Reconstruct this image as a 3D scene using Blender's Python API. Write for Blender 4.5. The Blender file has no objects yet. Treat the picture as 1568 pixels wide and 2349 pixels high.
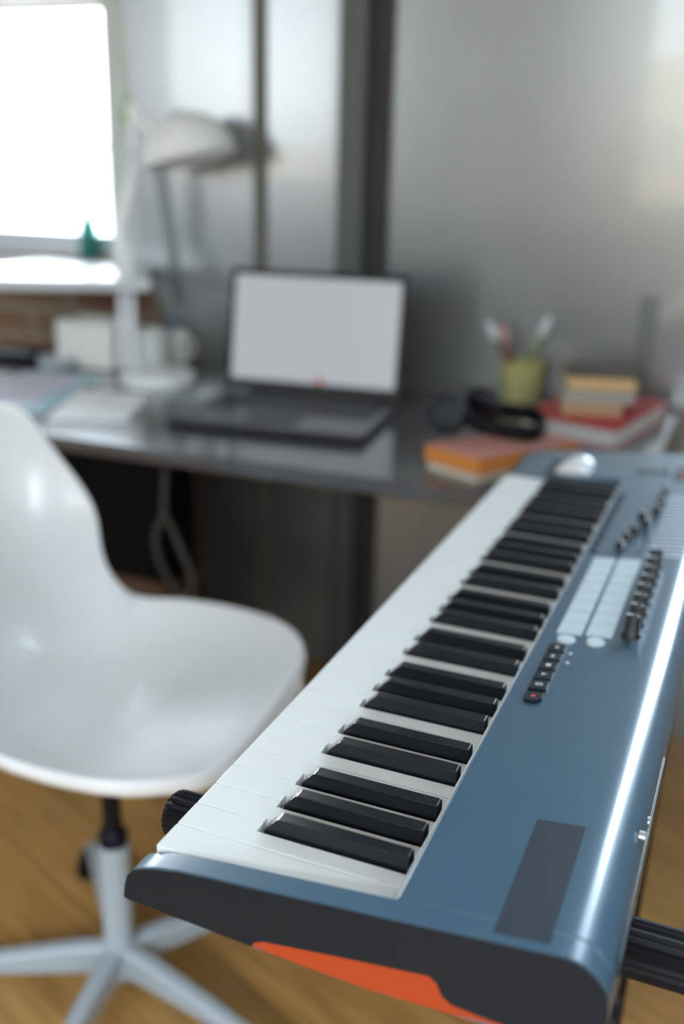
import bpy, bmesh, math, random
from mathutils import Vector, Matrix
random.seed(7)
SC = bpy.context.scene
COL = SC.collection
PI = math.pi
FZ = 820.0                                   # height of the key tops above the floor, mm

# ------------------------------------------------------------------ camera
CAM = Vector((285.77, -422.23, 381.72)); YAW, PIT, ROL, FPX = -0.388611, 0.330919, 0.025717, 2320.85
FW = Vector((math.sin(YAW)*math.cos(PIT), math.cos(YAW)*math.cos(PIT), -math.sin(PIT)))
RT0 = Vector((math.cos(YAW), -math.sin(YAW), 0)); UP0 = RT0.cross(FW)
RT = math.cos(ROL)*RT0 + math.sin(ROL)*UP0
UP = -math.sin(ROL)*RT0 + math.cos(ROL)*UP0
cd = bpy.data.cameras.new('camera'); cam = bpy.data.objects.new('camera', cd); COL.objects.link(cam)
cd.sensor_fit = 'VERTICAL'; cd.sensor_height = 36; cd.sensor_width = 24
cd.lens = FPX/2349*36; cd.clip_start = 0.02; cd.clip_end = 200
cd.dof.use_dof = True; cd.dof.focus_distance = 0.655; cd.dof.aperture_fstop = 2.65
cam.matrix_world = Matrix(((RT.x, UP.x, -FW.x, CAM.x/1000), (RT.y, UP.y, -FW.y, CAM.y/1000),
                           (RT.z, UP.z, -FW.z, (CAM.z+FZ)/1000), (0, 0, 0, 1)))
SC.camera = cam
def ray(x, y): return FW + (x-784)/FPX*RT - (y-1174.5)/FPX*UP
def atz(x, y, z): d = ray(x, y); return CAM + d*((z-CAM.z)/d.z)        # where a sight line meets a level
def aty(x, y, Y): d = ray(x, y); return CAM + d*((Y-CAM.y)/d.y)        # where it meets an upright plane

# ------------------------------------------------------------------ world, lights, exposure
SC.view_settings.view_transform = 'Standard'; SC.view_settings.look = 'None'
SC.view_settings.gamma = 1; SC.view_settings.use_curve_mapping = False
SC.view_settings.exposure = 0.68
W = bpy.data.worlds.new('world'); SC.world = W; W.use_nodes = True
wn = W.node_tree; wn.nodes.clear()
wo = wn.nodes.new('ShaderNodeOutputWorld'); wb = wn.nodes.new('ShaderNodeBackground')
tc = wn.nodes.new('ShaderNodeTexCoord'); sx = wn.nodes.new('ShaderNodeSeparateXYZ'); rp = wn.nodes.new('ShaderNodeValToRGB')
rp.color_ramp.elements[0].position = 0.0; rp.color_ramp.elements[0].color = (.50, .55, .58, 1)
rp.color_ramp.elements[1].position = 0.45; rp.color_ramp.elements[1].color = (.62, .82, 1, 1)
e = rp.color_ramp.elements.new(0.06); e.color = (.90, .96, 1, 1)
wn.links.new(tc.outputs['Generated'], sx.inputs[0]); wn.links.new(sx.outputs['Z'], rp.inputs[0])
wn.links.new(rp.outputs[0], wb.inputs[0]); wn.links.new(wb.outputs[0], wo.inputs[0])
wb.inputs[1].default_value = 4.6
def area(name, loc, rot, sx_, sy_, power, col):
    l = bpy.data.lights.new(name, 'AREA'); l.shape = 'RECTANGLE'; l.size = sx_; l.size_y = sy_; l.energy = power; l.color = col
    o = bpy.data.objects.new(name, l); COL.objects.link(o); o.location = loc; o.rotation_euler = rot; return o
COOL = (.83, .92, 1.0)
area('daylight_right', (2.1, -1.65, 1.75), (0, math.radians(90), 0), 1.4, .9, 20, COOL)
area('daylight_behind', (.45, -4.6, 4.4), (math.radians(45), 0, 0), 3.0, 2.0, 900, COOL)
area('daylight_behind_left', (-3.1, -4.6, 4.4), (math.radians(45), 0, 0), 2.0, 2.0, 420, COOL)
area('daylight_back_right', (.66, 2.25, 1.8), (math.radians(-90), 0, 0), .7, 1.3, 40, (.66, .84, 1.0))
area('daylight_back', (-1.75, 2.15, 1.35), (math.radians(-90), 0, 0), 1.1, .95, 56, COOL)

# ------------------------------------------------------------------ materials
def nmat(name):
    m = bpy.data.materials.new(name); m.use_nodes = True
    return m, m.node_tree, m.node_tree.nodes['Principled BSDF']
def mat(name, col, rough=.5, metal=0., coat=0., coatr=.05, var=0., scale=8., bump=0., bscale=60., trans=0., ior=1.45, emit=None, es=1., spec=.5, sss=0.):
    m, t, b = nmat(name); L = t.links
    b.inputs['Base Color'].default_value = (*col, 1); b.inputs['Roughness'].default_value = rough
    b.inputs['Metallic'].default_value = metal; b.inputs['Coat Weight'].default_value = coat
    b.inputs['Coat Roughness'].default_value = coatr; b.inputs['Transmission Weight'].default_value = trans
    b.inputs['IOR'].default_value = ior; b.inputs['Specular IOR Level'].default_value = spec
    b.inputs['Subsurface Weight'].default_value = sss
    if sss: b.inputs['Subsurface Radius'].default_value = (.004, .003, .002)
    if emit: b.inputs['Emission Color'].default_value = (*emit, 1); b.inputs['Emission Strength'].default_value = es
    g = t.nodes.new('ShaderNodeNewGeometry')
    n = t.nodes.new('ShaderNodeTexNoise'); n.inputs['Scale'].default_value = scale; n.inputs['Detail'].default_value = 5
    L.new(g.outputs['Position'], n.inputs['Vector'])
    r = t.nodes.new('ShaderNodeValToRGB')
    r.color_ramp.elements[0].color = tuple(c*(1-var) for c in col)+(1,); r.color_ramp.elements[0].position = .3
    r.color_ramp.elements[1].color = tuple(min(1, c*(1+var)) for c in col)+(1,); r.color_ramp.elements[1].position = .7
    L.new(n.outputs['Fac'], r.inputs[0]); L.new(r.outputs[0], b.inputs['Base Color'])
    if bump:
        n2 = t.nodes.new('ShaderNodeTexNoise'); n2.inputs['Scale'].default_value = bscale; n2.inputs['Detail'].default_value = 3
        L.new(g.outputs['Position'], n2.inputs['Vector'])
        bp = t.nodes.new('ShaderNodeBump'); bp.inputs['Strength'].default_value = bump; bp.inputs['Distance'].default_value = .001
        L.new(n2.outputs['Fac'], bp.inputs['Height']); L.new(bp.outputs[0], b.inputs['Normal'])
    return m
def glass_mat(name, tint=(1, 1, 1)):
    m = bpy.data.materials.new(name); m.use_nodes = True; t = m.node_tree; t.nodes.clear()
    o = t.nodes.new('ShaderNodeOutputMaterial'); a = t.nodes.new('ShaderNodeBsdfTransparent'); g = t.nodes.new('ShaderNodeBsdfGlossy')
    a.inputs[0].default_value = (*tint, 1); g.inputs['Roughness'].default_value = .02
    mx = t.nodes.new('ShaderNodeMixShader'); f = t.nodes.new('ShaderNodeFresnel'); f.inputs[0].default_value = 1.3
    t.links.new(f.outputs[0], mx.inputs[0]); t.links.new(a.outputs[0], mx.inputs[1]); t.links.new(g.outputs[0], mx.inputs[2])
    t.links.new(mx.outputs[0], o.inputs[0]); return m

M = {}
M['body'] = mat('body_plastic', (.040, .104, .168), .36, var=.03, scale=40, bump=.06, bscale=900, spec=.9, coat=.7, coatr=.13)  # blue in the base stands in for sky reflected on the panel
M['end'] = mat('end_plastic', (.004, .009, .016), .5, spec=.4, bump=.05, bscale=700)
M['orange'] = mat('orange_plastic', (.44, .052, .010), .5)
M['wkey'] = mat('white_key', (.77, .78, .765), .32, var=.01, coat=.15)
M['bkey'] = mat('black_key', (.006, .008, .011), .34, bump=.04, bscale=600, coat=.3, coatr=.08, spec=.35)
M['strip'] = mat('rim_strip', (.34, .34, .33), .4)
M['keybed'] = mat('key_bed_cream', (.42, .38, .31), .7)
M['black'] = mat('black_rubber', (.006, .006, .008), .5, spec=.2)
M['blackgloss'] = mat('black_gloss', (.010, .011, .013), .22)
M['pad'] = mat('pad_rubber', (.52, .61, .65), .6)
M['print'] = mat('white_print', (.75, .80, .85), .5)
M['redprint'] = mat('red_print', (.8, .05, .05), .5)
M['sticker'] = mat('matte_plate', (.022, .032, .045), .55, spec=.4)
M['satin'] = mat('satin_black', (.010, .014, .018), .5)
M['chrome'] = mat('silver', (.6, .62, .64), .25, metal=1)
M['wplastic'] = mat('white_plastic', (.82, .825, .83), .24, var=.01, coat=.3, coatr=.12)
M['wmetal'] = mat('white_powder_metal', (.36, .40, .43), .35)
M['desk'] = mat('desk_laminate', (.058, .063, .072), .28, var=.12, scale=14, coat=1, coatr=.13, spec=.7)
M['desk_edge'] = mat('desk_edge', (.085, .085, .088), .5)
M['laptop'] = mat('laptop_grey', (.085, .090, .092), .34, metal=.3, coat=.4, coatr=.2)
M['laptopdark'] = mat('laptop_black', (.012, .012, .013), .5)
M['key_caps'] = mat('laptop_keys', (.045, .050, .055), .5)
M['screen'] = mat('screen_glow', (.03, .03, .03), .25, emit=(.36, .385, .41), es=.68)
M['lamp'] = mat('lamp_enamel', (.86, .88, .89), .3)
M['lampin'] = mat('lamp_inside', (.7, .62, .52), .5)
M['cream'] = mat('cream_ceramic', (.82, .82, .77), .35)
M['ivory'] = mat('ivory_ceramic', (.70, .73, .70), .35)
M['paper'] = mat('paper', (.88, .90, .93), .8)
M['lilac'] = mat('paper_lilac', (.68, .68, .80), .8)
M['bluepaper'] = mat('paper_pale_blue', (.45, .66, .74), .8)
M['greypages'] = mat('grey_page_block', (.42, .44, .43), .8)
M['tanpages'] = mat('tan_page_block', (.52, .38, .24), .8)
M['pages'] = mat('page_block', (.74, .66, .54), .8, var=.06, scale=200)
M['whitepages'] = mat('white_page_block', (.74, .72, .72), .8)
M['orangebook'] = mat('orange_cover', (.70, .26, .05), .6)
M['pinkbook'] = mat('pink_cover', (.56, .25, .22), .6)
M['redbook'] = mat('red_cover', (.50, .035, .045), .45)
M['tanbook'] = mat('tan_cover', (.50, .33, .17), .6)
M['greybook'] = mat('grey_cover', (.42, .45, .48), .5)
M['brownbook'] = mat('brown_cover', (.10, .075, .06), .55)
M['yellowpages'] = mat('yellow_pages', (.72, .50, .26), .8)
M['cup'] = mat('olive_glaze', (.52, .49, .21), .35, var=.06)
M['brushwood'] = mat('brush_wood', (.20, .09, .06), .5)
M['brushgreen'] = mat('brush_green', (.32, .38, .18), .5)
M['bristle'] = mat('bristle', (.88, .88, .92), .7)
M['bristlepink'] = mat('bristle_pink', (.62, .36, .33), .7)
M['teal'] = mat('teal_glass', (.02, .30, .26), .1, trans=.6)
M['leaf'] = mat('leaf', (.28, .42, .10), .5)
M['frame'] = mat('window_frame', (.62, .68, .74), .4)
M['sill'] = mat('sill_paint', (.62, .64, .66), .35)
M['glass'] = glass_mat('window_glass')
M['cable'] = mat('grey_cable', (.075, .075, .072), .6)
M['blackwood'] = mat('black_cabinet', (.002, .002, .003), .6, spec=.15)
M['brownwood'] = mat('brown_wood', (.10, .055, .032), .6, var=.3)
M['addeddark'] = mat('added_dark_paint', (.20, .20, .19), .5, var=.2)  # for the band added to the unseen front wall
M['ceiling'] = mat('ceiling_paint', (.72, .73, .72), .8)
M['wallpaint'] = mat('wall_paint', (.74, .74, .71), .8)
M['reveal'] = mat('reveal_paint', (.55, .60, .57), .7)
M['housewindow'] = mat('house_window', (.50, .44, .38), .4)
M['facade'] = mat('warm_facade', (.86, .63, .38), .8, var=.15, scale=.8, emit=(.9, .7, .45), es=0)
M['post'] = mat('post_paint', (.10, .11, .11), .45)
M['seam'] = mat('seam_paint', (.20, .215, .22), .35, metal=.5)
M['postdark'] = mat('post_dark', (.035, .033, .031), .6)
M['batten'] = mat('batten_paint', (.13, .13, .105), .5)

def wall_panel_mat():
    m, t, b = nmat('grey_glossy_panel'); L = t.links
    g = t.nodes.new('ShaderNodeNewGeometry'); mp = t.nodes.new('ShaderNodeMapping'); mp.inputs['Scale'].default_value = (3, 3, .8)
    n = t.nodes.new('ShaderNodeTexNoise'); n.inputs['Scale'].default_value = 1.5; n.inputs['Detail'].default_value = 4
    L.new(g.outputs['Position'], mp.inputs[0]); L.new(mp.outputs[0], n.inputs['Vector'])
    r = t.nodes.new('ShaderNodeValToRGB'); r.color_ramp.elements[0].color = (.30, .318, .325, 1); r.color_ramp.elements[1].color = (.41, .425, .43, 1)
    L.new(n.outputs['Fac'], r.inputs[0]); L.new(r.outputs[0], b.inputs['Base Color'])
    b.inputs['Metallic'].default_value = .68; b.inputs['Roughness'].default_value = .28
    b.inputs['Coat Weight'].default_value = 1; b.inputs['Coat Roughness'].default_value = .02; b.inputs['Coat IOR'].default_value = 1.42
    return m
M['panel'] = wall_panel_mat()
def floor_mat():
    m, t, b = nmat('pine_planks'); L = t.links
    g = t.nodes.new('ShaderNodeNewGeometry')
    rot = t.nodes.new('ShaderNodeMapping'); rot.inputs['Rotation'].default_value = (0, 0, math.radians(22))
    L.new(g.outputs['Position'], rot.inputs[0])
    br = t.nodes.new('ShaderNodeTexBrick'); br.inputs['Scale'].default_value = 1
    br.inputs['Brick Width'].default_value = 2.4; br.inputs['Row Height'].default_value = .14; br.inputs['Mortar Size'].default_value = .002
    br.inputs['Color1'].default_value = (.46, .27, .095, 1); br.inputs['Color2'].default_value = (.42, .24, .08, 1); br.inputs['Mortar'].default_value = (.26, .14, .05, 1)
    L.new(rot.outputs[0], br.inputs['Vector'])
    m2 = t.nodes.new('ShaderNodeMapping'); m2.inputs['Scale'].default_value = (2, 22, 1); L.new(rot.outputs[0], m2.inputs[0])
    n = t.nodes.new('ShaderNodeTexNoise'); n.inputs['Scale'].default_value = 2.5; n.inputs['Detail'].default_value = 6; L.new(m2.outputs[0], n.inputs['Vector'])
    r = t.nodes.new('ShaderNodeValToRGB'); r.color_ramp.elements[0].color = (.72, .68, .62, 1); r.color_ramp.elements[0].position = .3
    r.color_ramp.elements[1].color = (1.2, 1.15, 1.1, 1); r.color_ramp.elements[1].position = .7; L.new(n.outputs['Fac'], r.inputs[0])
    mx = t.nodes.new('ShaderNodeMix'); mx.data_type = 'RGBA'; mx.blend_type = 'MULTIPLY'; mx.inputs[0].default_value = 1
    L.new(br.outputs['Color'], mx.inputs[6]); L.new(r.outputs[0], mx.inputs[7])
    v = t.nodes.new('ShaderNodeTexVoronoi'); v.inputs['Scale'].default_value = 4.2; L.new(rot.outputs[0], v.inputs['Vector'])
    kr = t.nodes.new('ShaderNodeValToRGB'); kr.color_ramp.elements[0].color = (.38, .26, .18, 1); kr.color_ramp.elements[0].position = .05
    kr.color_ramp.elements[1].color = (1, 1, 1, 1); kr.color_ramp.elements[1].position = .12; L.new(v.outputs['Distance'], kr.inputs[0])
    mk = t.nodes.new('ShaderNodeMix'); mk.data_type = 'RGBA'; mk.blend_type = 'MULTIPLY'; mk.inputs[0].default_value = .8
    L.new(mx.outputs[2], mk.inputs[6]); L.new(kr.outputs[0], mk.inputs[7]); L.new(mk.outputs[2], b.inputs['Base Color'])
    b.inputs['Roughness'].default_value = .38
    return m
M['floor'] = floor_mat()
def brick_mat():
    m, t, b = nmat('old_brick'); L = t.links
    g = t.nodes.new('ShaderNodeNewGeometry'); mp = t.nodes.new('ShaderNodeMapping'); mp.inputs['Rotation'].default_value = (math.radians(90), 0, 0)
    L.new(g.outputs['Position'], mp.inputs[0])
    br = t.nodes.new('ShaderNodeTexBrick'); br.inputs['Scale'].default_value = 1; br.inputs['Brick Width'].default_value = .25; br.inputs['Row Height'].default_value = .075
    br.inputs['Mortar Size'].default_value = .008
    br.inputs['Color1'].default_value = (.22, .105, .065, 1); br.inputs['Color2'].default_value = (.20, .155, .085, 1); br.inputs['Mortar'].default_value = (.28, .24, .19, 1)
    L.new(mp.outputs[0], br.inputs['Vector']); L.new(br.outputs['Color'], b.inputs['Base Color']); b.inputs['Roughness'].default_value = .85
    return m
M['brick'] = brick_mat()

# ------------------------------------------------------------------ mesh helpers (all in mm, key-top level = 0)
class MB:
    def __init__(s): s.v = []; s.f = []
    def add(s, vs, fs):
        o = len(s.v); s.v += [Vector(v) for v in vs]; s.f += [tuple(i+o for i in f) for f in fs]; return s
    def box(s, x0, x1, y0, y1, z0, z1):
        return s.add([(x, y, z) for z in (z0, z1) for y in (y0, y1) for x in (x0, x1)],
                     [(0, 2, 3, 1), (4, 5, 7, 6), (0, 1, 5, 4), (1, 3, 7, 5), (3, 2, 6, 7), (2, 0, 4, 6)])
    def obox(s, c, a, b, z0, z1):       # c corner, a and b edge vectors on the ground
        c, a, b = Vector(c).to_2d(), Vector(a).to_2d(), Vector(b).to_2d()
        q = [c, c+a, c+a+b, c+b]
        if a.x*b.y-a.y*b.x < 0: q.reverse()
        return s.poly([tuple(p) for p in q], z0, z1)
    def poly(s, pts, z0, z1):           # counter-clockwise outline in x,y
        n = len(pts)
        return s.add([(p[0], p[1], z0) for p in pts]+[(p[0], p[1], z1) for p in pts],
                     [tuple(range(n-1, -1, -1)), tuple(range(n, 2*n))]+[(i, (i+1) % n, n+(i+1) % n, n+i) for i in range(n)])
    def prof(s, pts, y0, y1):           # outline in x,z swept along y
        n = len(pts)
        A = sum(pts[i][0]*pts[(i+1) % n][1]-pts[(i+1) % n][0]*pts[i][1] for i in range(n))
        if A > 0: pts = pts[::-1]
        return s.add([(p[0], y0, p[1]) for p in pts]+[(p[0], y1, p[1]) for p in pts],
                     [tuple(range(n-1, -1, -1)), tuple(range(n, 2*n))]+[(i, (i+1) % n, n+(i+1) % n, n+i) for i in range(n)])
    def quadslab(s, q, off):            # four corners and an offset vector
        q = [Vector(a) for a in q]; off = Vector(off)
        return s.add(q+[a+off for a in q], [(3, 2, 1, 0), (4, 5, 6, 7), (0, 1, 5, 4), (1, 2, 6, 5), (2, 3, 7, 6), (3, 0, 4, 7)])
    def tube(s, path, rad, n=12, cap=True):
        path = [Vector(p) for p in path]; rr = rad if isinstance(rad, (list, tuple)) else [rad]*len(path)
        rings = []; prev = None
        for i, p in enumerate(path):
            d = (path[min(i+1, len(path)-1)]-path[max(i-1, 0)]).normalized()
            if prev is None:
                a = Vector((0, 0, 1)) if abs(d.z) < .9 else Vector((1, 0, 0)); u = d.cross(a).normalized()
            else: u = (prev-d*prev.dot(d)).normalized()
            prev = u; w = d.cross(u)
            rings.append([p+rr[i]*(math.cos(2*PI*k/n)*u+math.sin(2*PI*k/n)*w) for k in range(n)])
        vs = [v for r in rings for v in r]; fs = []
        for i in range(len(rings)-1):
            for k in range(n): fs.append((i*n+k, i*n+(k+1) % n, (i+1)*n+(k+1) % n, (i+1)*n+k))
        if cap: fs += [tuple(range(n-1, -1, -1)), tuple(range((len(rings)-1)*n, len(rings)*n))]
        return s.add(vs, fs)
    def lathe(s, prof, o, axis=(0, 0, 1), n=28, close=True):   # prof = [(r, h)...] from the bottom up
        ax = Vector(axis).normalized(); a = Vector((1, 0, 0)) if abs(ax.x) < .9 else Vector((0, 1, 0))
        u = ax.cross(a).normalized(); w = ax.cross(u); o = Vector(o)
        vs = [o+ax*h+r*(math.cos(2*PI*k/n)*u+math.sin(2*PI*k/n)*w) for r, h in prof for k in range(n)]; fs = []
        m = len(prof)
        for i in range(m-1):
            for k in range(n): fs.append((i*n+k, i*n+(k+1) % n, (i+1)*n+(k+1) % n, (i+1)*n+k))
        if close: fs += [tuple(range(n-1, -1, -1)), tuple(range((m-1)*n, m*n))]
        return s.add(vs, fs)
ROOT = {}
def base_of(o):
    while o is not None:
        if o.name in ROOT: return ROOT[o.name]
        o = o.parent
    return Vector((0, 0, 0))
def obj(name, mb, m, parent=None, bevel=0, seg=2, smooth=False, subsurf=0, tag=None):
    me = bpy.data.meshes.new(name)
    if parent is None:      # a thing of its own: put its origin under its middle
        xs = [v.x for v in mb.v]; ys = [v.y for v in mb.v]; zs = [v.z for v in mb.v]
        b = Vector(((min(xs)+max(xs))/2, (min(ys)+max(ys))/2, min(zs)))
    else: b = base_of(parent)
    me.from_pydata([(v-b)/1000 for v in mb.v], [], mb.f); me.validate()
    bm = bmesh.new(); bm.from_mesh(me); bmesh.ops.recalc_face_normals(bm, faces=bm.faces); bm.to_mesh(me); bm.free()
    for p in me.polygons: p.use_smooth = smooth or bool(bevel)
    me.materials.append(m)
    o = bpy.data.objects.new(name, me); COL.objects.link(o)
    if parent is None: o.location = (b+Vector((0, 0, FZ)))/1000; ROOT[o.name] = b
    else: o.parent = parent
    if bevel:
        d = o.modifiers.new('bevel', 'BEVEL'); d.width = bevel/1000; d.segments = seg; d.limit_method = 'ANGLE'; d.angle_limit = math.radians(35); d.harden_normals = True
    if subsurf:
        d = o.modifiers.new('subdiv', 'SUBSURF'); d.levels = subsurf; d.render_levels = subsurf
    if smooth and not subsurf:
        try: me.set_sharp_from_angle(angle=math.radians(40))
        except Exception: pass
    if tag: props(o, *tag)
    return o
def props(o, label, cat, group=None):
    o['label'] = label; o['category'] = cat
    if group: o['group'] = group
def thing(name, b, label, cat, group=None):
    o = bpy.data.objects.new(name, None); COL.objects.link(o); o.empty_display_size = .05
    b = Vector(b); o.location = (b+Vector((0, 0, FZ)))/1000; ROOT[o.name] = b
    props(o, label, cat, group); return o
def struct(name, mb, m, parent=None, **k):
    o = obj(name, mb, m, parent, **k)
    if parent is None: o['kind'] = 'structure'
    return o
def catmull(P, n):
    out = []
    for i in range(len(P)-1):
        p0 = P[max(i-1, 0)]; p1 = P[i]; p2 = P[i+1]; p3 = P[min(i+2, len(P)-1)]
        for k in range(n):
            t = k/n
            out.append(tuple(.5*((2*b)+(-a+c)*t+(2*a-5*b+4*c-d)*t*t+(-a+3*b-3*c+d)*t**3) for a, b, c, d in zip(p0, p1, p2, p3)))
    out.append(tuple(P[-1])); return out

# ------------------------------------------------------------------ the room
WY = 1720.0; FL = -FZ; CE = 1750.0; XL, XR, YF = -4000.0, 2000.0, -2700.0
struct('floor', MB().box(XL, XR, YF, WY+150, FL-60, FL), M['floor'])
struct('ceiling', MB().box(XL, XR, YF, WY+150, CE, CE+60), M['ceiling'])
# back wall: old masonry with the window opening at the left
wx0, wx1 = -2350.0, aty(287, 300, WY+100).x
wz0, wz1 = aty(150, 588, WY+100).z, aty(200, 8, WY+100).z
bw = MB()
rx0, rx1, rz0, rz1 = 330.0, 960.0, 330.0, 1650.0
bw.box(XL, wx0, WY+30, WY+180, FL, CE); bw.box(wx1, rx0, WY+30, WY+180, FL, CE); bw.box(rx1, XR, WY+30, WY+180, FL, CE)
bw.box(rx0, rx1, WY+30, WY+180, FL, rz0); bw.box(rx0, rx1, WY+30, WY+180, rz1, CE)
bw.box(wx0, wx1, WY+30, WY+180, FL, wz0); bw.box(wx0, wx1, WY+30, WY+180, wz1, CE)
struct('wall_back', bw, M['brick'])
struct('trim_1', MB().box(XL, wx1+150, WY+10, WY+32, wz1, CE), M['reveal'])
rv = MB().box(wx1, wx1+12, WY+30, WY+150, wz0, wz1).box(wx1, wx1+330, WY+22, WY+32, wz0-40, wz1)
struct('trim_2', rv, M['reveal'])
# window: frame, mullion, panes
wf = MB()
for a in ((wx0, wx0+60), (wx1-14, wx1-1), ((wx0+wx1)/2-30, (wx0+wx1)/2+30)): wf.box(a[0], a[1], WY+100, WY+150, wz0, wz1)
wf.box(wx0, wx1, WY+98, WY+152, wz0, wz0+62).box(wx0, wx1, WY+98, WY+152, wz1-14, wz1)
win = struct('window_1', wf, M['frame'], bevel=4)
obj('pane', MB().box(wx0+50, wx1-8, WY+122, WY+128, wz0+55, wz1-8), M['glass'], win)
# sill board, closer to the room than the wall
ztop = wz0-2
fr_, fl_ = atz(346, 642, ztop), atz(-250, 634, ztop)
zb_ = aty(346, 670, fr_.y).z
xsr = aty(338, 600, WY+21).x
sb = MB().poly([(fl_.x, fl_.y), (fr_.x, fr_.y), (xsr, WY+21), (fl_.x, WY+21)], zb_, ztop).box(wx0, wx1, WY+21, WY+100, zb_, ztop)
struct('trim_3', sb, M['sill'], bevel=5)
# grey glossy wall panels with battens
def wp(x, y, Y=WY): return aty(x, y, Y)
def panel(n, x0t, x0b, x1, tilt=0.0, edge=None):
    mb = MB(); pts = edge or [(x0b, FL), (x0t, CE)]
    pts = [(x1, CE), (x1, FL)]+pts
    k = len(pts); xa = min(p[0] for p in pts)
    f = [Vector((p[0], WY+math.tan(math.radians(tilt))*(p[0]-xa), p[1])) for p in pts]
    bk = [Vector((p[0], WY+30, p[1])) for p in pts]
    mb.add(f+bk, [tuple(range(k)), tuple(range(2*k-1, k-1, -1))]+[(i, k+i, k+(i+1) % k, (i+1) % k) for i in range(k)])
    return struct('wall_back_panel_%d' % n, mb, M['panel'])
eL = [wp(*q) for q in ((420, 860), (372, 715), (318, 560), (298, 200), (277, 0))]
edge = [(eL[0].x+60, FL), (eL[0].x, eL[0].z), (eL[1].x, eL[1].z), (eL[2].x, eL[2].z), (eL[3].x, eL[3].z), (eL[4].x, eL[4].z), (eL[4].x-30, CE)]
xb = wp(598, 300).x; xp0 = wp(788, 300).x; xp1 = wp(895, 300).x; xs = wp(1492, 700).x
panel(1, 0, 0, xb, edge=edge); panel(2, xb, xb, xp0+5); panel(3, xp1-5, xp1-5, xs, tilt=0); panel(4, xs, xs, rx0-5)
struct('wall_back_panel_5', MB().box(rx0-5, XR, WY, WY+30, FL, rz0).box(rx1, XR, WY, WY+30, rz0, CE), M['panel'])
struct('trim_5', MB().box(xb-16, xb+14, WY-9, WY+4, FL, CE), M['batten'], bevel=3)
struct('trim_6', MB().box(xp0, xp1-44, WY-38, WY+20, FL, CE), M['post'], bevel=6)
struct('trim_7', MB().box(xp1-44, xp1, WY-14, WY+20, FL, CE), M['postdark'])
struct('trim_8', MB().box(xs-20, xs+14, WY-6, WY+4, FL, wp(1490, 680).z), M['seam'], bevel=3)
sm_ = [wp(*q, WY-4) for q in ((350, 383), (400, 700))]
struct('trim_9', MB().quadslab([(sm_[1].x, WY-6, sm_[1].z), (sm_[1].x+30, WY-6, sm_[1].z), (sm_[0].x+24, WY-6, sm_[0].z+30), (sm_[0].x, WY-6, sm_[0].z+30)], (0, 8, 0)), M['seam'])
f = MB()
for a in (rx0, (rx0+rx1)/2-20, rx1-40): f.box(a, a+40, WY+100, WY+150, rz0, rz1)
f.box(rx0, rx1, WY+100, WY+150, rz0, rz0+40).box(rx0, rx1, WY+100, WY+150, rz1-40, rz1)
w = struct('window_5', f, M['frame']); obj('pane', MB().box(rx0+20, rx1-20, WY+122, WY+128, rz0+20, rz1-20), M['glass'], w)
struct('added_dark_band', MB().box(XL, XR, YF, YF+30, FL, 60), M['addeddark'])  # added unseen band; gives the glossy wall something dark to reflect low down
# left wall, right wall and the wall behind the camera with their windows
struct('wall_left', MB().box(XL-80, XL, YF, WY+150, FL, CE), M['wallpaint'])
rw = MB().box(XR, XR+80, YF, -2150, FL, CE).box(XR, XR+80, -1150, WY+150, FL, CE).box(XR, XR+80, -2150, -1150, FL, 160).box(XR, XR+80, -2150, -1150, 1680, CE)
struct('wall_right', rw, M['wallpaint'])
def mirror_pt(x, y):      # where the glossy wall shows the wall behind the camera
    p = aty(x, y, WY); d = ray(x, y); d.y = -d.y
    return p + d*((YF-WY)/d.y)
ma, mb_ = mirror_pt(372, 300), mirror_pt(776, 300); mc = mirror_pt(1452, 300)
hz1 = mirror_pt(700, 430).z; hz2 = mirror_pt(1500, 492).z
A0, A1, B0, B1 = ma.x, mb_.x, mc.x, mc.x+1900
fwm = MB()
for x0, x1, z0, z1 in ((XL, A0, FL, CE), (A1, B0, FL, CE), (B1, XR, FL, CE), (A0, A1, FL, hz1), (A0, A1, 1650, CE), (B0, B1, FL, hz2), (B0, B1, 1650, CE)):
    fwm.box(x0, x1, YF-80, YF, z0, z1)
struct('wall_front', fwm, M['wallpaint'])
n_ = 2
for x0, x1, z0 in ((A0, A1, hz1), (B0, B1, hz2)):
    f = MB()
    for a in (x0, x1-50, (x0+x1)/2-25): f.box(a, a+50, YF-70, YF-20, z0, 1650)
    f.box(x0, x1, YF-70, YF-20, z0, z0+50).box(x0, x1, YF-70, YF-20, 1600, 1650)
    w = struct('window_%d' % n_, f, M['frame']); n_ += 1
    obj('pane', MB().box(x0+20, x1-20, YF-48, YF-44, z0+20, 1630), M['glass'], w)
f = MB()
for a in (-2150, -1200, -1675): f.box(XR+20, XR+70, a, a+50, 160, 1680)
f.box(XR+20, XR+70, -2150, -1150, 160, 210).box(XR+20, XR+70, -2150, -1150, 1630, 1680)
w = struct('window_%d' % n_, f, M['frame']); obj('pane', MB().box(XR+44, XR+48, -2130, -1170, 180, 1660), M['glass'], w)

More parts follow.
